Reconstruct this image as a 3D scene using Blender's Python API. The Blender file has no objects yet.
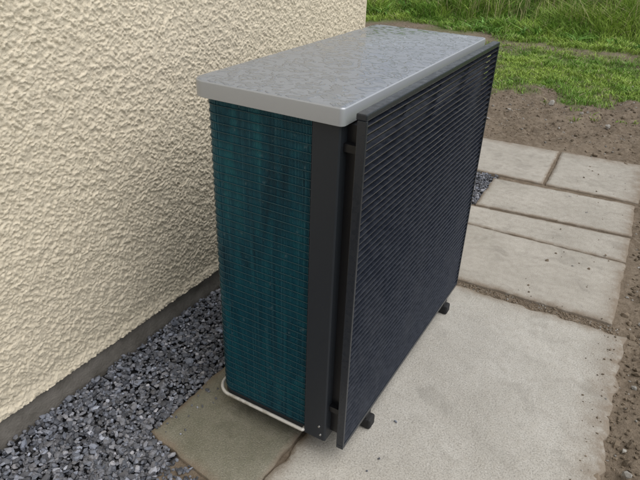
import bpy, bmesh, math, numpy as np
from mathutils import Matrix, Vector
rng=np.random.default_rng(7)
scene=bpy.context.scene
col=scene.collection
# ---------------------------------------------------------------- helpers
def link(o,parent=None):
    col.objects.link(o)
    if parent: o.parent=parent
    return o
def empty(name):
    e=bpy.data.objects.new(name,None); col.objects.link(e); return e
def fast_mesh(name,verts,faces,mat=None,parent=None,smooth=False,cols=None,attr='Col'):
    verts=np.asarray(verts,dtype=np.float32);faces=np.asarray(faces,dtype=np.int32)
    me=bpy.data.meshes.new(name);k=faces.shape[1];n=len(faces)
    me.vertices.add(len(verts));me.vertices.foreach_set('co',verts.ravel())
    me.loops.add(n*k);me.loops.foreach_set('vertex_index',faces.ravel())
    me.polygons.add(n)
    me.polygons.foreach_set('loop_start',np.arange(0,n*k,k,dtype=np.int32))
    me.polygons.foreach_set('loop_total',np.full(n,k,dtype=np.int32))
    me.polygons.foreach_set('use_smooth',np.full(n,smooth,dtype=bool))
    me.update(calc_edges=True)
    if cols is not None:
        a=me.color_attributes.new(attr,'FLOAT_COLOR','POINT')
        c=np.ones((len(verts),4),dtype=np.float32);c[:,:3]=cols
        a.data.foreach_set('color',c.ravel())
    me.validate()
    if mat: me.materials.append(mat.m)
    return link(bpy.data.objects.new(name,me),parent)
def _h(i,j,s):
    n=np.sin(i*127.1+j*311.7+s*74.7)*43758.5453
    return n-np.floor(n)
def vnoise(x,y,s=0):
    xi=np.floor(x);yi=np.floor(y);fx=x-xi;fy=y-yi
    fx=fx*fx*(3-2*fx);fy=fy*fy*(3-2*fy)
    a=_h(xi,yi,s);b=_h(xi+1,yi,s);c=_h(xi,yi+1,s);d=_h(xi+1,yi+1,s)
    return (a*(1-fx)+b*fx)*(1-fy)+(c*(1-fx)+d*fx)*fy
def fbm(x,y,o=4,s=0):
    t=0;a=.5;n=0
    for k in range(o):
        t=t+a*vnoise(x*2**k+k*13.3,y*2**k+k*7.7,s+k);n+=a;a*=.5
    return t/n
def sstep(a,b,x):
    t=np.clip((x-a)/(b-a),0,1);return t*t*(3-2*t)
class M:
    def __init__(s,name,base=(.5,.5,.5),rough=.6,metal=0,spec=.5):
        s.m=bpy.data.materials.new(name);s.m.use_nodes=True;s.t=s.m.node_tree;s.n=s.t.nodes;s.l=s.t.links
        s.b=s.n['Principled BSDF']
        s.b.inputs['Base Color'].default_value=(*base,1);s.b.inputs['Roughness'].default_value=rough
        s.b.inputs['Metallic'].default_value=metal;s.b.inputs['Specular IOR Level'].default_value=spec
        s.co=s.n.new('ShaderNodeTexCoord').outputs['Object']
    def noise(s,scale,detail=3,rough=.55,vec=None,dist=0):
        n=s.n.new('ShaderNodeTexNoise');n.inputs['Scale'].default_value=scale;n.inputs['Detail'].default_value=detail
        n.inputs['Roughness'].default_value=rough;n.inputs['Distortion'].default_value=dist
        s.l.new(vec or s.co,n.inputs['Vector']);return n.outputs['Fac']
    def mapped(s,scale,rot=(0,0,0)):
        mp=s.n.new('ShaderNodeMapping');s.l.new(s.co,mp.inputs[0]);mp.inputs['Scale'].default_value=scale;mp.inputs['Rotation'].default_value=rot
        return mp.outputs[0]
    def ramp(s,fac,stops):
        r=s.n.new('ShaderNodeValToRGB');e=r.color_ramp.elements
        for i,(p,c) in enumerate(stops):
            if not hasattr(c,'__len__'): c=(c,c,c)
            if i<2: e[i].position=p;e[i].color=(*c,1)
            else: q=e.new(p);q.color=(*c,1)
        s.l.new(fac,r.inputs[0]);return r.outputs[0]
    def mix(s,fac,a,b,mode='MIX'):
        n=s.n.new('ShaderNodeMix');n.data_type='RGBA';n.blend_type=mode
        for k,v in ((0,fac),(6,a),(7,b)):
            sock=n.inputs[k]
            if hasattr(v,'is_output'): s.l.new(v,sock)
            elif hasattr(v,'__len__'): sock.default_value=(*v,1)
            elif k==0: sock.default_value=v
            else: sock.default_value=(v,v,v,1)
        return n.outputs[2]
    def math(s,op,a,b=0):
        n=s.n.new('ShaderNodeMath');n.operation=op
        for i,v in enumerate((a,b)):
            if hasattr(v,'is_output'): s.l.new(v,n.inputs[i])
            else: n.inputs[i].default_value=v
        return n.outputs[0]
    def attr(s,name):
        n=s.n.new('ShaderNodeAttribute');n.attribute_name=name;return n
    def color(s,x): s.l.new(x,s.b.inputs['Base Color'])
    def roughness(s,x): s.l.new(x,s.b.inputs['Roughness'])
    def bump(s,h,dist,strength=1):
        n=s.n.new('ShaderNodeBump');n.inputs['Distance'].default_value=dist;n.inputs['Strength'].default_value=strength
        s.l.new(h,n.inputs['Height'])
        if s.b.inputs['Normal'].is_linked: s.l.new(s.b.inputs['Normal'].links[0].from_socket,n.inputs['Normal'])
        s.l.new(n.outputs[0],s.b.inputs['Normal'])
def bm_obj(name,bm,mat,parent=None,smooth=False):
    me=bpy.data.meshes.new(name);bm.to_mesh(me);bm.free()
    if smooth:
        for p in me.polygons:p.use_smooth=True
    if mat: me.materials.append(mat.m)
    return link(bpy.data.objects.new(name,me),parent)
def add_box(bm,x0,x1,y0,y1,z0,z1,mtx=None):
    vs=[bm.verts.new(Vector((x,y,z)) if mtx is None else mtx@Vector((x,y,z))) for x in(x0,x1) for y in(y0,y1) for z in(z0,z1)]
    for f in((0,1,3,2),(4,6,7,5),(0,4,5,1),(2,3,7,6),(0,2,6,4),(1,5,7,3)): bm.faces.new([vs[i] for i in f])
def box(name,x0,x1,y0,y1,z0,z1,mat,parent=None,bev=0.0,seg=2):
    bm=bmesh.new();add_box(bm,x0,x1,y0,y1,z0,z1)
    bmesh.ops.recalc_face_normals(bm,faces=bm.faces)
    if bev: bmesh.ops.bevel(bm,geom=bm.edges[:],offset=bev,segments=seg,affect='EDGES',profile=.5)
    return bm_obj(name,bm,mat,parent,smooth=False)
def tube(name,paths,r,mat,parent,res=2,cyclic=False):
    cu=bpy.data.curves.new(name,'CURVE');cu.dimensions='3D';cu.bevel_depth=r;cu.bevel_resolution=res
    for pts in paths:
        sp=cu.splines.new('POLY');sp.points.add(len(pts)-1)
        for i,p in enumerate(pts): sp.points[i].co=(*p,1)
        sp.use_cyclic_u=cyclic
    cu.materials.append(mat.m);o=bpy.data.objects.new(name,cu);return link(o,parent)

# ---------------------------------------------------------------- dimensions
L=1.10;D=.428;ZB=.08;ZT=1.164;WX=-.926;WY=2.0
# ================================================================ MATERIALS
m_wall=M('roughcast_render',rough=.92,spec=.12)
b=m_wall.noise(380,1)
at=m_wall.attr('Col')
c=m_wall.mix(m_wall.ramp(b,[(.35,.0),(.7,.4)]),at.outputs['Color'],(.82,.75,.62))
m_wall.color(c);m_wall.bump(b,.0028,.7)
m_plinth=M('plinth_concrete',rough=.85,spec=.2)
m_plinth.color(m_plinth.ramp(m_plinth.noise(14,5),[(.3,(.13,.118,.10)),(.7,(.23,.21,.185))]));m_plinth.bump(m_plinth.noise(120,3),.003)
m_roof=M('roof_slate',(.06,.065,.075),.6)

def concrete(name,dark,light,tint,speck=.35,rough=.75,fs=200,pale=(.66,.64,.60),bd=.003,grime=(.21,.165,.12)):
    m=M(name,rough=rough,spec=.3)
    big=m.noise(3.2,4,.65);mid=m.noise(26,4,.65);fine=m.noise(fs,2,.7)
    c=m.ramp(big,[(.3,dark),(.72,light)])
    c=m.mix(m.ramp(mid,[(.4,0),(.7,.6)]),c,tint)
    c=m.mix(m.ramp(fine,[(.36,speck),(.48,0)]),c,(.09,.085,.078))
    c=m.mix(m.ramp(fine,[(.56,0),(.68,speck)]),c,pale)
    st=m.ramp(m.noise(7,3,.6,dist=.8),[(.54,0),(.70,.4)])
    c=m.mix(st,c,tuple(.6*k for k in tint))
    e=m.attr('edge');s=m.math('MULTIPLY',e.outputs['Fac'],m.ramp(m.noise(16,4,.7),[(.25,.25),(.65,1.0)]))
    c=m.mix(m.ramp(s,[(.10,0),(.7,.9)]),c,grime)
    m.color(c);m.roughness(m.ramp(big,[(.35,rough-.2),(.7,rough+.05)]))
    m.bump(m.math('ADD',m.math('MULTIPLY',mid,1.5),fine),bd,.9);return m
m_pad=concrete('washed_concrete',(.38,.355,.31),(.52,.495,.445),(.38,.35,.30),.36,.8,170,bd=.0022)
m_slab=concrete('paving_concrete',(.36,.33,.28),(.47,.435,.38),(.30,.27,.225),.26,.75,240,bd=.0024)
m_slabd=concrete('algae_concrete',(.17,.16,.115),(.31,.29,.23),(.13,.13,.085),.4,.6,220,(.45,.43,.36))

m_ground=M('soil_and_turf',rough=.95,spec=.12)
g=m_ground.noise(30,5,.7);g2=m_ground.noise(2.2,2)
soil=m_ground.ramp(g,[(.3,(.095,.072,.05)),(.5,(.17,.133,.097)),(.72,(.27,.222,.17))])
soil=m_ground.mix(m_ground.ramp(g2,[(.35,0),(.7,.5)]),soil,(.235,.19,.142))
turf=m_ground.ramp(m_ground.noise(25,3),[(.3,(.07,.12,.025)),(.7,(.14,.21,.045))])
gc=m_ground.mix(m_ground.attr('grass').outputs['Fac'],soil,turf)
gv=m_ground.attr('bed').outputs['Fac'];gc=m_ground.mix(gv,gc,(.03,.03,.032))
m_ground.color(gc);m_ground.bump(g,.02,.8)
def colmat(name,rough,spec=.3,bscale=0,bd=0.001):
    m=M(name,rough=rough,spec=spec);m.color(m.attr('Col').outputs['Color'])
    if bscale: m.bump(m.noise(bscale,2),bd,.7)
    return m
m_gravel=colmat('slate_chippings',.6,.4,250,.001)
m_clod=colmat('soil_clods',.95,.1,150,.003)
m_grass=colmat('grass_blades',.5,.3)
# unit
m_cover=M('silver_painted_cover',(.36,.375,.40),.3,.25,.5)
n1=m_cover.noise(25,1.2,.4,vec=m_cover.mapped((1.0,1.3,1),(0,0,.5)),dist=1.4)
wet=m_cover.ramp(n1,[(.50,0),(.56,1)])
rim=m_cover.ramp(n1,[(.485,0),(.515,1),(.55,0)])
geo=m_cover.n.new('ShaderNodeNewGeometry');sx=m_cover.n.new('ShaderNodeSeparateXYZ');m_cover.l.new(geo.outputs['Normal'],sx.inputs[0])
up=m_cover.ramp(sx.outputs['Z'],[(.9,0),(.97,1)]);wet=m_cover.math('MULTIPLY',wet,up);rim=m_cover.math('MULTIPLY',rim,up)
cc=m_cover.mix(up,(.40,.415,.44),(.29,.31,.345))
cc=m_cover.mix(wet,cc,(.25,.27,.305));cc=m_cover.mix(m_cover.math('MULTIPLY',rim,.5),cc,(.15,.165,.19))
m_cover.color(cc)
m_cover.roughness(m_cover.ramp(wet,[(0,.34),(1,.09)]))
m_cover.bump(wet,.0022,.7)
m_anth=M('anthracite_powder_coat',(.022,.026,.033),.5,.0,.35);m_anth.bump(m_anth.noise(900,1),.0003,.5)
m_frame=M('louvre_frame_paint',(.024,.028,.036),.33,.1,.45)
nn=m_frame.noise(60,3);m_frame.roughness(m_frame.ramp(nn,[(.3,.2),(.7,.4)]))
m_slat=M('louvre_slat_paint',(.014,.016,.024),.3,.0,.5)
nn=m_slat.noise(9,3);m_slat.roughness(m_slat.ramp(nn,[(.35,.16),(.7,.36)]))
m_slat.color(m_slat.ramp(m_slat.noise(35,3),[(.4,(.014,.017,.025)),(.75,(.03,.034,.045))]))
m_black=M('black_plastic',(.006,.006,.008),.4)
m_fin=M('blue_coated_fins',(.012,.115,.145),.36,.2,.5)
fz=m_fin.noise(1.0,3,.6,vec=m_fin.mapped((16,16,2.2)),dist=1.5)
fc=m_fin.ramp(fz,[(.32,(.009,.055,.085)),(.5,(.011,.10,.145)),(.7,(.016,.16,.20))])  # moiré bands of light and dark across the fins, painted into the colour
fv=m_fin.noise(1.0,2,.5,vec=m_fin.mapped((190,190,1.5)))
fc=m_fin.mix(m_fin.ramp(fv,[(.52,0),(.72,.6)]),fc,(.06,.20,.25))
sp=m_fin.noise(55,2,.6);fc=m_fin.mix(m_fin.ramp(sp,[(.66,0),(.74,.5)]),fc,(.18,.27,.29))
m_fin.color(fc)
m_finback=M('coil_core',(.004,.03,.048),.5)
m_wire=M('coil_guard_wire',(.018,.06,.078),.35,.2)
m_tray=M('base_tray_rim_metal',(.62,.61,.58),.4,.2);m_tray.color(m_tray.ramp(m_tray.noise(22,4,.7),[(.35,(.36,.33,.28)),(.5,(.60,.58,.54))]))
m_rub=M('rubber_foot',(.012,.012,.013),.75);m_rub.bump(m_rub.noise(80,2),.002)
m_alu=M('foot_rail_paint',(.03,.03,.032),.5,.2)
m_screw=M('screw',(.5,.5,.5),.3,1)

# ================================================================ HOUSE
house=empty('roughcast_house')
st=.0028
ys=np.arange(-.70,WY-.02+1e-6,st);zs=np.arange(.092,2.0,st)
Y,Z=np.meshgrid(ys,zs)
w1=fbm(Y*58,Z*58,2,3);wx=(w1-.5)*1.1
r1=fbm(Y*138+wx*3,Z*138-wx*3,2,11)
blob=sstep(.38,.70,r1)
hgt=.0040*blob+.0028*(fbm(Y*260,Z*260,1,5)-.5)+.004*(fbm(Y*5,Z*5,2,8)-.5)+.0022*sstep(.5,.75,w1)
hgt=hgt+sstep(.14,.092,Z)*.010
large=fbm(Y*2.5,Z*2.5,3,77)
tone=(.87+.15*blob)*(.93+.14*large)
foot_tone=1-.10*sstep(.35,.10,Z)*fbm(Y*9,Z*9,3,90)*1.6  # mottled tone, slightly darker and browner towards the wall foot
colr=np.stack([tone*.735*foot_tone,tone*.645*foot_tone,tone*.495*foot_tone**1.2],-1).reshape(-1,3)
V=np.stack([WX+hgt,Y,Z],-1).reshape(-1,3)
nz,ny=Y.shape;ii=np.arange(nz*ny).reshape(nz,ny)
F=np.stack([ii[:-1,:-1],ii[:-1,1:],ii[1:,1:],ii[1:,:-1]],-1).reshape(-1,4)
fast_mesh('gable_wall_face',V,F,m_wall,house,True,colr)
ytop=float(ys[0]);ztop=float(zs[-1])
def wcol(o):
    at=o.data.color_attributes.new('Col','FLOAT_COLOR','POINT')
    at.data.foreach_set('color',np.tile(np.array([.69,.605,.465,1],dtype=np.float32),len(o.data.vertices)));return o
wcol(box('wall_core',WX-8,WX-.012,-8,WY-.004,.092,5.0,m_wall,house))
wcol(box('corner_arris',WX-.03,WX+.004,WY-.02,WY,.092,5.0,m_wall,house,.004))
wcol(box('wall_face_upper',WX-.011,WX+.003,ytop,WY-.021,ztop+.001,5.0,m_wall,house))
wcol(box('wall_face_rear_run',WX-.011,WX+.003,-8,ytop-.002,.092,5.0,m_wall,house))
box('plinth',WX-8,WX-.004,-8,WY-.03,-.3,.0915,m_plinth,house)
bm=bmesh.new();add_box(bm,WX-8.3,WX+.3,-8.3,WY+.3,5.003,5.2);bm_obj('roof_eaves',bm,m_roof,house)
bm=bmesh.new();xs0,xs1,y0,y1=WX-8.3,WX+.3,-8.3,WY+.3
v=[bm.verts.new(p) for p in((xs0,y0,5.203),(xs1,y0,5.203),(xs1,y1,5.203),(xs0,y1,5.203),((xs0+xs1)/2,y0,7.6),((xs0+xs1)/2,y1,7.6))]
for f in((0,1,4),(2,3,5),(1,2,5,4),(3,0,4,5)): bm.faces.new([v[i] for i in f])
bm_obj('roof',bm,m_roof,house)

# ================================================================ GROUND
def axis(lo,hi,step,far_lo,far_hi,g=1.22):
    c=list(np.arange(lo,hi+1e-6,step));s=step
    while c[-1]<far_hi: s*=g;c.append(c[-1]+s)
    s=step;a=[lo]
    while a[-1]>far_lo: s*=g;a.append(a[-1]-s)
    return np.array(a[:0:-1]+c)
def bank(x,y):
    yy=y-8.3+.25*np.sin(x*1.3)
    return np.where(yy>0,.30*yy*sstep(0,1.5,yy),0)*np.where(yy>14,0,1)+np.where(yy>14,4.2+.02*(yy-14),0)
def edge_x(y): return .80+.03*(fbm(y*7,y*0+3,3,4)-.5)*2-.06*sstep(1.2,2.6,y)
def gh(x,y):
    bumps=fbm(x*9,y*9,5,2);big=fbm(x*1.7,y*1.7,3,9)
    right=sstep(0,.10,x-edge_x(y));back=sstep(3.50,3.75,y+.05*(bumps-.5))
    k=np.maximum(right*sstep(-2,0,y+1),back)
    z=-.016+.004*(bumps-.5)
    z=z+k*(.018+.07*(bumps-.45)*np.where(y>3.4,1.2,.35)+.08*(big-.5)*sstep(3.6,5,y))
    gravel=((x<-.44)&(y<2.75))|((x<-.185)&(y>2.2)&(y<2.75))
    z=np.where(gravel,-.034,z)
    return z+bank(x,y)
def grassmask(x,y):
    n=fbm(x*2.2,y*2.2,4,21)-.5;n2=fbm(x*7,y*7,3,33)-.5
    front=4.92+.2*np.sin(x*1.1+.5)+n*1.3+n2*.5
    a=sstep(0,.45,y-front)*(1-.55*sstep(6.9,7.5,y+n*1.4))*(.7+.3*(n2>-.05))
    c=sstep(8.15,8.45,y+n*.8)
    a=a*np.maximum(sstep(-1.2,-.7,x+n*.8+(y-5.)*.25),.0)
    d=.9*sstep(1.6,2.2,x+n)*sstep(-5,-3,y)
    strip=1-.8*np.exp(-((y+n*.5-7.9)/.16)**2)
    return np.clip(np.maximum.reduce([a*strip,c,d]),0,1)
xs=axis(-1.0,1.5,.018,-160,160);ys=axis(1.15,6.2,.02,-60,220)
X,Y=np.meshgrid(xs,ys);Zg=gh(X,Y)
V=np.stack([X,Y,Zg],-1).reshape(-1,3);ny,nx=X.shape;ii=np.arange(ny*nx).reshape(ny,nx)
F=np.stack([ii[:-1,:-1],ii[:-1,1:],ii[1:,1:],ii[1:,:-1]],-1).reshape(-1,4)
go=fast_mesh('ground',V,F,m_ground,None,True)
for nm,val in(('grass',grassmask(X,Y)),('bed',(((X<-.42)&(Y<2.78))|((X<-.17)&(Y>2.2)&(Y<2.75))).astype(float))):
    at=go.data.attributes.new(nm,'FLOAT','POINT');at.data.foreach_set('value',val.ravel().astype(np.float32))

# ================================================================ PAVING
def slab(name,pts,mat,th=.05,step=.02,edgew=(.05,.05,.05,.05),jit=.004,topz=0,seed=0):
    p=np.array(pts,float)
    nu=max(3,int(np.linalg.norm(p[1]-p[0])/step));nv=max(3,int(np.linalg.norm(p[3]-p[0])/step))
    u=np.linspace(0,1,nu);v=np.linspace(0,1,nv)
    lu=np.linalg.norm(p[1]-p[0]);lv=np.linalg.norm(p[3]-p[0])
    r=.006
    u=np.concatenate([[0],[r*.35/lu],u[1:-1],[1-r*.35/lu],[1]]);v=np.concatenate([[0],[r*.35/lv],v[1:-1],[1-r*.35/lv],[1]])
    U,W=np.meshgrid(u,v)
    P=((1-U)*(1-W))[...,None]*p[0]+(U*(1-W))[...,None]*p[1]+(U*W)[...,None]*p[2]+((1-U)*W)[...,None]*p[3]
    dl,dr,dn,df=U*lu,(1-U)*lu,W*lv,(1-W)*lv
    dd=np.minimum.reduce([dl,dr,dn,df])
    x,y=P[...,0],P[...,1]
    wob=(fbm(x*18,y*18,3,seed+1)-.5)*2*jit*np.exp(-dd/.03);wob2=(fbm(x*18,y*18,3,seed+5)-.5)*2*jit*np.exp(-dd/.03)
    z=topz+.0025*(fbm(x*4,y*4,3,seed)-.5)-.006*np.exp(-dd/.004)-.003*sstep(.5,.8,fbm(x*30,y*30,2,seed+9))*np.exp(-dd/.015)
    V=np.stack([x+wob,y+wob2,z],-1)
    ed=np.maximum.reduce([np.exp(-dn/edgew[0]),np.exp(-dr/edgew[1]),np.exp(-df/edgew[2]),np.exp(-dl/edgew[3])])
    nvv,nuu=U.shape;ii=np.arange(nvv*nuu).reshape(nvv,nuu)
    F=[np.stack([ii[:-1,:-1],ii[:-1,1:],ii[1:,1:],ii[1:,:-1]],-1).reshape(-1,4)]
    ring=np.concatenate([ii[0,:],ii[1:,-1],ii[-1,-2::-1],ii[-2:0:-1,0]])
    Vf=V.reshape(-1,3);low=Vf[ring].copy();low[:,2]=topz-th
    n0=len(Vf);k=np.arange(len(ring));k2=(k+1)%len(ring)
    F.append(np.stack([ring[k],n0+k,n0+k2,ring[k2]],-1))
    o=fast_mesh(name,np.concatenate([Vf,low]),np.concatenate(F),mat,None,True)
    at=o.data.attributes.new('edge','FLOAT','POINT')
    at.data.foreach_set('value',np.concatenate([ed.ravel(),ed.ravel()[ring]]).astype(np.float32))
    return o
S='paving_slab'
slab('concrete_pad',[(-.112,-1.5),(.80,-1.5),(.785,1.235),(-.112,1.225)],m_pad,edgew=(.02,.08,.04,.03),jit=.018,seed=3)
slab(S,[(-.555,-.215),(-.124,-.285),(-.124,.30),(-.55,.28)],m_slabd,edgew=(.02,.01,.01,.02),jit=.008,seed=12)
slab(S,[(-.43,.31),(-.124,.31),(-.124,1.22),(-.43,1.22)],m_slabd,edgew=(.01,.01,.01,.02),seed=15)
slab(S,[(-.33,1.275),(.725,1.31),(.725,1.92),(-.33,1.885)],m_slab,edgew=(.03,.05,.012,.02),jit=.007,seed=21)
slab(S,[(-.33,1.90),(.725,1.935),(.72,2.25),(-.33,2.145)],m_slab,edgew=(.012,.05,.012,.02),jit=.006,topz=-.003,seed=27)
slab(S,[(-.165,2.18),(.72,2.27),(.70,2.74),(-.185,2.665)],m_slab,edgew=(.012,.05,.015,.02),jit=.006,topz=.002,seed=33)
slab(S,[(-.52,2.735),(.125,2.76),(.10,3.50),(-.54,3.46)],m_slab,edgew=(.015,.012,.07,.03),jit=.006,seed=39)
slab(S,[(.145,2.765),(.72,2.80),(.70,3.56),(.12,3.51)],m_slab,edgew=(.015,.07,.09,.012),jit=.006,topz=-.002,seed=44)

# ================================================================ SCATTER
phi=(1+5**.5)/2
IV=np.array([(-1,phi,0),(1,phi,0),(-1,-phi,0),(1,-phi,0),(0,-1,phi),(0,1,phi),(0,-1,-phi),(0,1,-phi),(phi,0,-1),(phi,0,1),(-phi,0,-1),(-phi,0,1)],float);IV/=np.linalg.norm(IV[0])
IF=np.array([(0,11,5),(0,5,1),(0,1,7),(0,7,10),(0,10,11),(1,5,9),(5,11,4),(11,10,2),(10,7,6),(7,1,8),(3,9,4),(3,4,2),(3,2,6),(3,6,8),(3,8,9),(4,9,5),(2,4,11),(6,2,10),(8,6,7),(9,8,1)])
def rocks(name,P,size,mat,cols,flat=(.45,1.0),jit=.28,tilt=1.0,smooth=False):
    n=len(P);a=rng.uniform(0,2*np.pi,n)
    V=IV[None]+rng.uniform(-jit,jit,(n,12,3))
    sc=np.stack([rng.uniform(.8,1.35,n),rng.uniform(.6,1.0,n),rng.uniform(flat[0],flat[1],n)],-1)*size[:,None]*.5
    V=V*sc[:,None]
    ax=rng.normal(size=(n,3));ax/=np.linalg.norm(ax,axis=1)[:,None];th=rng.normal(0,.6*tilt,n)
    def rotv(V,ax,th):
        c=np.cos(th)[:,None,None];s=np.sin(th)[:,None,None];k=np.repeat(ax[:,None],12,1)
        return V*c+np.cross(k,V)*s+k*(np.sum(k*V,-1,keepdims=True))*(1-c)
    V=rotv(V,np.tile([[0,0,1.]],(n,1)),a);V=rotv(V,ax,th)
    V=V+P[:,None]
    F=(IF[None]+12*np.arange(n)[:,None,None]).reshape(-1,3)
    return fast_mesh(name,V.reshape(-1,3),F,mat,None,smooth,np.repeat(cols,12,0))
def grav(n,x0,x1,y0,y1):
    return np.stack([rng.uniform(x0,x1,n),rng.uniform(y0,y1,n)],-1)
G=np.concatenate([grav(15500,-.925,-.43,-1.3,1.3),grav(5200,-.925,-.30,1.3,2.72),grav(5200,-.6,-.1,-1.2,-.2),grav(700,-.32,-.17,2.2,2.735)])
keep=~((G[:,0]>-.556+.012*rng.normal(size=len(G)))&(G[:,1]>-.225-.17*(G[:,0]+.555)+.012*rng.normal(size=len(G)))&(G[:,1]<.29))
keep&=~((G[:,0]>-.425)&(G[:,1]>.2)&(G[:,1]<1.26))
keep&=~((G[:,0]>-.335)&(G[:,1]>1.26)&(G[:,1]<2.2))&~((G[:,0]>-.53)&(G[:,1]>2.73))
keep&=~((G[:,0]>-.112+.006*rng.normal(size=len(G))))
G=G[keep]
# a few stray chippings kicked onto the slab and pad
E=np.concatenate([np.stack([-.55+.10*rng.random(26)**2,rng.uniform(-.2,.1,26)],-1),grav(10,-.1,.5,-.4,.3)])
n0=len(G);G=np.concatenate([G,E]);n=len(G);sz=rng.lognormal(math.log(.0155),.3,n).clip(.008,.03)
z=-.026+rng.uniform(0,.022,n)+.006*(fbm(G[:,0]*9,G[:,1]*9,2,3)-.5);sz[n0:]*=.6;z[n0:]=.003
v_=rng.lognormal(math.log(.14),.45,n).clip(.04,.45);t=rng.uniform(-1,1,n)
gc_=np.stack([v_*(1.0+.05*t),v_*1.03,v_*(1.16-.08*t)],-1)
rocks('gravel',np.c_[G,z],sz,m_gravel,gc_,flat=(.35,.8),jit=.26)
def soilpts(n,x0,x1,y0,y1,cond):
    P=grav(n,x0,x1,y0,y1);P=P[cond(P[:,0],P[:,1])];return P
A=[soilpts(8000,.72,1.7,-.8,3.6,lambda x,y:(x>edge_x(y)-.02+.05*rng.normal(size=len(x))**2*.3)),
   soilpts(11000,-2.2,2.2,3.5,7.6,lambda x,y:(y>3.52+.07*np.abs(rng.normal(size=len(x))))&(rng.random(len(x))>.85*grassmask(x,y))),
   soilpts(900,-3.5,2.5,7.2,8.6,lambda x,y:y>0),
   soilpts(1500,-.15,.76,1.238,1.30,lambda x,y:(y>1.24)&(y<1.275+.035*(x+.3))),
   soilpts(240,-.3,.8,1.2,3.6,lambda x,y:x>.3),
   soilpts(600,.62,.82,-.6,1.25,lambda x,y:x>0.82-.2*rng.random(len(x))**2)]
P=np.concatenate(A);n=len(P);onsl=(P[:,0]<.76)&(P[:,1]<3.5)
sz=rng.lognormal(math.log(.0115),.5,n).clip(.004,.05);sz=np.where(onsl,sz*.45,sz)
zz=gh(P[:,0],P[:,1]);zz=np.where(onsl&~((P[:,1]>1.235)&(P[:,1]<1.30)),.0015,zz+sz*.1)
v_=rng.uniform(.7,1.25,n);grey=rng.random(n)<.12
cc=np.where(grey[:,None],np.array([[.30,.285,.26]]),np.array([[.185,.147,.108]]))*v_[:,None]
rocks('soil_clods',np.c_[P,zz],sz,m_clod,cc,flat=(.5,.9),jit=.25)
P=np.array([(.86,.44,.015),(.95,1.95,.02),(.83,2.35,.02),(.80,3.3,.02),(-.2,4.7,.05),(.35,4.3,.03),(.9,.9,.02),(.1,4.5,.05),(-.5,4.3,.03)])
rocks('stones',P,np.array([.04,.04,.035,.05,.07,.05,.035,.05,.04]),m_clod,np.tile([[.34,.32,.29]],(9,1)),flat=(.5,.8),jit=.15,smooth=False)

def blades(name,P,h,w,base,lean=.5):
    n=len(P);a=rng.uniform(0,2*np.pi,n);d=np.stack([np.cos(a),np.sin(a),np.zeros(n)],-1)
    b=rng.uniform(0,2*np.pi,n);ld=np.stack([np.cos(b),np.sin(b),np.zeros(n)],-1)*(h*rng.uniform(.1,lean,n))[:,None]
    up=np.array([0,0,1.])
    def at(t,ww):
        c=P+up*(h*t*(1-.25*t*lean))[:,None]+ld*t*t
        return c-d*(w*ww)[:,None],c+d*(w*ww)[:,None]
    p0,p1=at(0,.5);p2,p3=at(.5,.42);p4,_=at(1,.0)
    V=np.stack([p0,p1,p2,p3,p4],1).reshape(-1,3)
    F=(np.array([(0,1,3),(0,3,2),(2,3,4)])[None]+5*np.arange(n)[:,None,None]).reshape(-1,3)
    c=np.repeat(base,5,0).reshape(n,5,3);c=c*np.array([.8,.8,1.,1.,1.25])[None,:,None]
    return fast_mesh(name,V,F,m_grass,None,False,c.reshape(-1,3))
def gcol(n,x,y):
    t=sstep(.32,.68,.5*fbm(x*1.0,y*1.0,3,55)+.5*fbm(x*5,y*5,2,57))[:,None];u=rng.random((n,1))
    c=(1-t)*np.array([[.14,.27,.035]])+t*np.array([[.32,.44,.08]])
    c=c*(.7+.6*u);dry=rng.random((n,1))<.06;return np.where(dry,np.array([[.45,.40,.22]])*(.7+.4*u),c)
P=grav(80000,-2.4,2.4,4.5,8.2);m=rng.random(len(P))<grassmask(P[:,0],P[:,1])**1.3;P=P[m]
P3=np.c_[P,gh(P[:,0],P[:,1])];n=len(P)
blades('lawn_grass',P3,rng.uniform(.025,.06,n)+.05*sstep(.5,.75,fbm(P[:,0]*4,P[:,1]*4,2,91)),rng.uniform(.004,.009,n),gcol(n,P[:,0],P[:,1]),1.2)
P=np.stack([rng.uniform(-9,5,190000),8.1+7*rng.random(190000)**1.4],-1)
m=(rng.random(len(P))<grassmask(P[:,0],P[:,1]));P=P[m];n=len(P)
P3=np.c_[P,gh(P[:,0],P[:,1])];tuft=fbm(P[:,0]*2.3,P[:,1]*2.3,3,66)
h=(.10+.45*sstep(.35,.7,tuft)*sstep(8.3,9.4,P[:,1]))*rng.uniform(.6,1.2,n)
blades('meadow_grass',P3,h,rng.uniform(.006,.013,n),gcol(n,P[:,0],P[:,1]),1.2)
# flowering grass stems standing above the meadow
P=np.stack([rng.uniform(-8,4,5000),9.0+5*rng.random(5000)**1.3],-1);n=len(P)
blades('seed_stems',np.c_[P,gh(P[:,0],P[:,1])],rng.uniform(.4,.7,n),rng.uniform(.005,.009,n),np.tile([[.42,.38,.2]],(n,1))*rng.uniform(.7,1.3,(n,1)),.5)
nw=90;cx=rng.uniform(-4.5,2.2,nw);cy=8.3+rng.random(nw)*1.6
Pw=np.repeat(np.stack([cx,cy],-1),12,0)+rng.normal(0,.04,(nw*12,2));n=len(Pw)
blades('dock_weeds',np.c_[Pw,gh(Pw[:,0],Pw[:,1])],rng.uniform(.10,.24,n),rng.uniform(.02,.045,n),np.tile([[.15,.30,.06]],(n,1))*rng.uniform(.7,1.5,(n,1)),1.6)
nw=60;cx=rng.uniform(-1.6,2.,nw);cy=rng.uniform(3.9,8.5,nw)
Pw=np.repeat(np.stack([cx,cy],-1),14,0)+rng.normal(0,.03,(nw*14,2));n=len(Pw)
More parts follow.
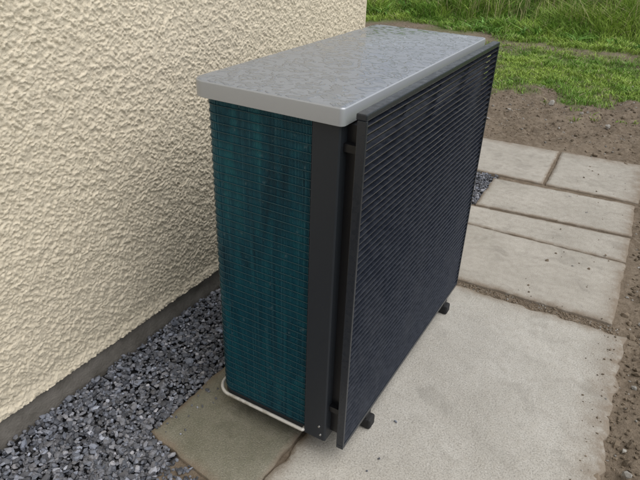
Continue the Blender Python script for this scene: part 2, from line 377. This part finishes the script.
blades('weed_tufts',np.c_[Pw,gh(Pw[:,0],Pw[:,1])],rng.uniform(.03,.07,n),rng.uniform(.005,.013,n),gcol(n,Pw[:,0],Pw[:,1]),1.4)

# ================================================================ HEAT PUMP
hp=empty('air_source_heat_pump')
def rrect(x0,x1,y0,y1,rs,k=10):
    out=[]
    for (cx,cy,sx,sy,a0),r in zip(((x0,y0,1,1,180),(x1,y0,-1,1,270),(x1,y1,-1,-1,0),(x0,y1,1,-1,90)),rs):
        for i in range(k+1):
            a=math.radians(a0+90*i/k);out.append((cx+sx*r+r*math.cos(a),cy+sy*r+r*math.sin(a)))
    return out
def loft(name,prof,mat):
    bm=bmesh.new();rings=[]
    for ins,z in prof:
        pts=rrect(-D-.016+ins,.012-ins,-.017+ins,L+.005-ins,[max(.045-ins,.003),max(.014-ins,.003),max(.014-ins,.003),max(.04-ins,.003)])
        rings.append([bm.verts.new((x,y,z)) for x,y in pts])
    N=len(rings[0])
    for a_,b_ in zip(rings,rings[1:]):
        for i in range(N): bm.faces.new((a_[i],a_[(i+1)%N],b_[(i+1)%N],b_[i]))
    bm.faces.new(rings[-1]);bm.faces.new(rings[0][::-1])
    o=bm_obj(name,bm,mat,hp,True)
    for p in o.data.polygons:
        if len(p.vertices)>4:p.use_smooth=False
    o.data.set_sharp_from_angle(angle=math.radians(22))
    return o
loft('top_cover',[(.0025,ZT-.046),(.0,ZT-.0445),(.0,ZT-.009),(.0008,ZT-.0045),(.003,ZT-.0018),(.0065,ZT-.0012),(.0085,ZT-.0005),(.011,ZT)],m_cover)
R=.05
def path(o_,stp=.004):
    x0=-D+.004-o_;y0=.004-o_;r=R+o_
    pts=[]
    xs_=np.arange(-.072,x0+r,-stp)
    for x in xs_: pts.append((x,y0,0,-1))
    cx,cy=x0+r,y0+r;k=int(r*math.pi/2/stp)+1
    for i in range(1,k):
        a=math.radians(270-90*i/k);pts.append((cx+r*math.cos(a),cy+r*math.sin(a),math.cos(a),math.sin(a)))
    for y in np.arange(cy,L-.06,stp): pts.append((x0,y,-1,0))
    return pts
pt=path(0,.0043);z0,z1=.100,ZT-.044
V=[];F=[];e=.0009
for (x,y,nx_,ny_) in pt:
    i=len(V);tx,ty=-ny_*e,nx_*e
    V+= [(x-tx,y-ty,z0),(x+tx,y+ty,z0),(x+tx,y+ty,z1),(x-tx,y-ty,z1)]
    V+= [(x+tx-nx_*.008,y+ty-ny_*.008,z0),(x+tx-nx_*.008,y+ty-ny_*.008,z1),(x-tx-nx_*.008,y-ty-ny_*.008,z0),(x-tx-nx_*.008,y-ty-ny_*.008,z1)]
    F+=[(i,i+1,i+2,i+3),(i+1,i+4,i+5,i+2),(i,i+3,i+7,i+6)]
fins=fast_mesh('coil_fins',V,F,m_fin,hp)
pb=path(-.008);V=[];F=[]
for i,(x,y,_,_) in enumerate(pb):
    V+=[(x,y,z0),(x,y,z1)]
    if i: F.append((2*i-2,2*i,2*i+1,2*i-1))
fast_mesh('coil_core',V,F,m_finback,hp,True)
pw=path(.0022)
step=.0235;paths=[]
for z in np.arange(z0+.012,z1,step): paths.append([(x,y,z) for x,y,_,_ in pw[::3]])
tube('guard_wires',paths,.0015,m_wire,hp,1)
bm=bmesh.new()
sec=[(-.076,.006),(-.076,-.006),(-.004,-.006),(.0,-.002),(.0,.075),(-.006,.075),(-.006,.006)]
lo=[bm.verts.new((x,y,ZB)) for x,y in sec];hi=[bm.verts.new((x,y,ZT-.047)) for x,y in sec]
for i in range(len(sec)):
    j=(i+1)%len(sec);bm.faces.new((lo[i],lo[j],hi[j],hi[i]))
bm.faces.new(lo[::-1]);bm.faces.new(hi)
bm_obj('corner_post',bm,m_anth,hp)
bm=bmesh.new()
for (x,z) in ((-.016,ZB+.022),(-.022,ZB+.005+.05)):
    bmesh.ops.create_cone(bm,cap_ends=True,segments=12,radius1=.0042,radius2=.0034,depth=.003,matrix=Matrix.Translation((x,-.0073,z))@Matrix.Rotation(math.radians(90),4,'X'))
bm_obj('screws',bm,m_screw,hp)
box('front_panel',-.05,-.0075,.078,L-.004,ZB+.004,ZT-.048,m_black,hp,.002)
box('far_end_panel',-D+.01,-.052,L-.05,L-.004,ZB+.004,ZT-.048,m_anth,hp,.004)
box('inner_partition',-D+.03,-.055,.03,L-.06,ZB+.03,ZT-.06,m_black,hp)
bm=bmesh.new()
pts=rrect(-D+.004,-.078,.004,L-.0,[.050,.004,.004,.02])
lo=[bm.verts.new((x,y,ZB-.002)) for x,y in pts];hi=[bm.verts.new((x,y,ZB+.019)) for x,y in pts]
for i in range(len(pts)): j=(i+1)%len(pts);bm.faces.new((lo[i],lo[j],hi[j],hi[i]))
bm.faces.new(lo[::-1]);bm.faces.new(hi);bm_obj('base_tray',bm,m_anth,hp)  # tray wall coloured dark to stand in for the shade around the rim
tube('base_tray_rim',[[(x,y,ZB+.006+(0.004 if y<.3 else 0)) for x,y in rrect(-D-.010,-.080,-.010,L,[.06,.004,.004,.02])]],.0058,m_tray,hp,3,True)
box('base_front_rail',-.076,-.0005,.076,L-.004,ZB-.002,ZB+.002,m_anth,hp)
bm=bmesh.new()
for (cy,cz,rr) in((.56,.62,.36),):
    for k in range(6):
        a0=k*math.pi/3
        prev=None
        for i in range(7):
            t=i/6;ra=.07+(rr-.08)*t
            aa=a0+t*.35;w=.35+.15*t
            p=bm.verts.new((.004,cy+ra*math.cos(aa),cz+ra*math.sin(aa)));q=bm.verts.new((.016,cy+ra*math.cos(aa+w),cz+ra*math.sin(aa+w)))
            if prev: bm.faces.new((prev[0],p,q,prev[1]))
            prev=(p,q)
    bmesh.ops.create_cone(bm,cap_ends=True,segments=24,radius1=.08,radius2=.06,depth=.02,matrix=Matrix.Translation((.006,cy,cz))@Matrix.Rotation(math.radians(90),4,'Y'))
bm_obj('fan',bm,m_black,hp)
tube('fan_ring',[[(.004,.56+.37*math.cos(a),.62+.37*math.sin(a)) for a in np.linspace(0,2*math.pi,64,endpoint=False)]],.010,m_black,hp,3,True)
gx0,gx1=.040,.064;gy0,gy1=-.004,L+.006;gz0,gz1=.078,1.154;fw=.014
box('grille_frame_bottom',gx0,gx1,gy0,gy1,gz0,gz0+fw,m_frame,hp,.0015)
box('grille_frame_top',gx0-.004,gx1,gy0,gy1,gz1-fw-.002,gz1,m_frame,hp,.003)
box('grille_frame_near',gx0,gx1,gy0,gy0+.009,gz0+fw,gz1-fw-.002,m_frame,hp,.0015)
box('grille_frame_far',gx0,gx1,gy1-.009,gy1,gz0+fw,gz1-fw-.002,m_frame,hp,.0015)
bm=bmesh.new();ns=54;pitch=(gz1-gz0-2*fw-.002)/ns
for i in range(ns):
    z=gz0+fw+(i+.5)*pitch
    mt=Matrix.Translation((gx1-.008,0,z))@Matrix.Rotation(math.radians(18),4,'Y')
    add_box(bm,-.0058,.0054,gy0+.0092,gy1-.0092,-.0008,.0008,mt)
    add_box(bm,.0056,.0074,gy0+.0092,gy1-.0092,-.0024,.0013,mt)
bmesh.ops.recalc_face_normals(bm,faces=bm.faces);bm_obj('grille_slats',bm,m_slat,hp)
for y in(.28,.55,.83): box('grille_rib',gx0-.002,gx0+.006,y-.004,y+.004,gz0+fw,gz1-fw-.0025,m_black,hp)
bm=bmesh.new()
add_box(bm,.0,.034,.030,.036,ZB+.02,ZT-.05);add_box(bm,.0,.034,L-.036,L-.03,ZB+.02,ZT-.05)
add_box(bm,.0,.034,.0365,L-.0365,ZT-.056,ZT-.05);add_box(bm,.0,.034,.0365,L-.0365,ZB+.02,ZB+.026)
bmesh.ops.recalc_face_normals(bm,faces=bm.faces);bm_obj('air_duct_flange',bm,m_black,hp)
box('dark_gap_sheet',.018,.022,.037,L-.037,ZB+.027,ZT-.057,m_black,hp)  # solid black sheet added behind the slats, standing in for the dark in the gaps
bm=bmesh.new()
for z in (.2,1.05): add_box(bm,.0,.041,.012,.03,z,z+.02)
bmesh.ops.recalc_face_normals(bm,faces=bm.faces);bm_obj('grille_brackets',bm,m_black,hp)
for y in(.20,.98):
    box('foot_rail',-D-.05,.058,y-.018,y+.018,.045,.0775,m_alu,hp,.002)
    box('rubber_foot',-D-.07,-D+.09,y-.045,y+.045,.001,.044,m_rub,hp,.008)
    box('rubber_foot',-.075,.075,y-.022,y+.022,.001,.044,m_rub,hp,.008)

# ================================================================ LIGHT / CAMERA
w=bpy.data.worlds.new('World');scene.world=w;w.use_nodes=True;nt=w.node_tree
bg=nt.nodes['Background'];sky=nt.nodes.new('ShaderNodeTexSky');sky.sky_type='NISHITA';sky.sun_disc=False
el,az=math.radians(60),math.radians(88)
sky.sun_elevation=el;sky.sun_rotation=az;sky.dust_density=1.5;sky.air_density=1.0
hs=nt.nodes.new('ShaderNodeHueSaturation');hs.inputs['Saturation'].default_value=.25
nt.links.new(sky.outputs[0],hs.inputs['Color']);nt.links.new(hs.outputs[0],bg.inputs['Color']);bg.inputs['Strength'].default_value=.15
sd=bpy.data.lights.new('sun','SUN');sd.energy=2.1;sd.angle=math.radians(60);sd.color=(1,.985,.96)
so=bpy.data.objects.new('sun',sd);col.objects.link(so)
dirv=Vector((math.sin(az)*math.cos(el),math.cos(az)*math.cos(el),math.sin(el)))
so.rotation_euler=dirv.to_track_quat('Z','Y').to_euler();so.location=dirv*20
yaw,pitch_,roll=-.511,.512,.037
f=Vector((math.sin(yaw)*math.cos(pitch_),math.cos(yaw)*math.cos(pitch_),-math.sin(pitch_)))
r=f.cross(Vector((0,0,1))).normalized();u=r.cross(f)
c_,s_=math.cos(roll),math.sin(roll);r2=r*c_+u*s_;u2=-r*s_+u*c_
cd=bpy.data.cameras.new('camera');cam=bpy.data.objects.new('camera',cd);col.objects.link(cam)
mt=Matrix((( r2.x,u2.x,-f.x,.596),(r2.y,u2.y,-f.y,-1.147),(r2.z,u2.z,-f.z,1.538),(0,0,0,1)))
cam.matrix_world=mt;cd.lens=577/640*36;cd.sensor_width=36;cd.clip_start=.02;cd.clip_end=600
scene.camera=cam
scene.view_settings.view_transform='Standard';scene.view_settings.look='None';scene.view_settings.exposure=0
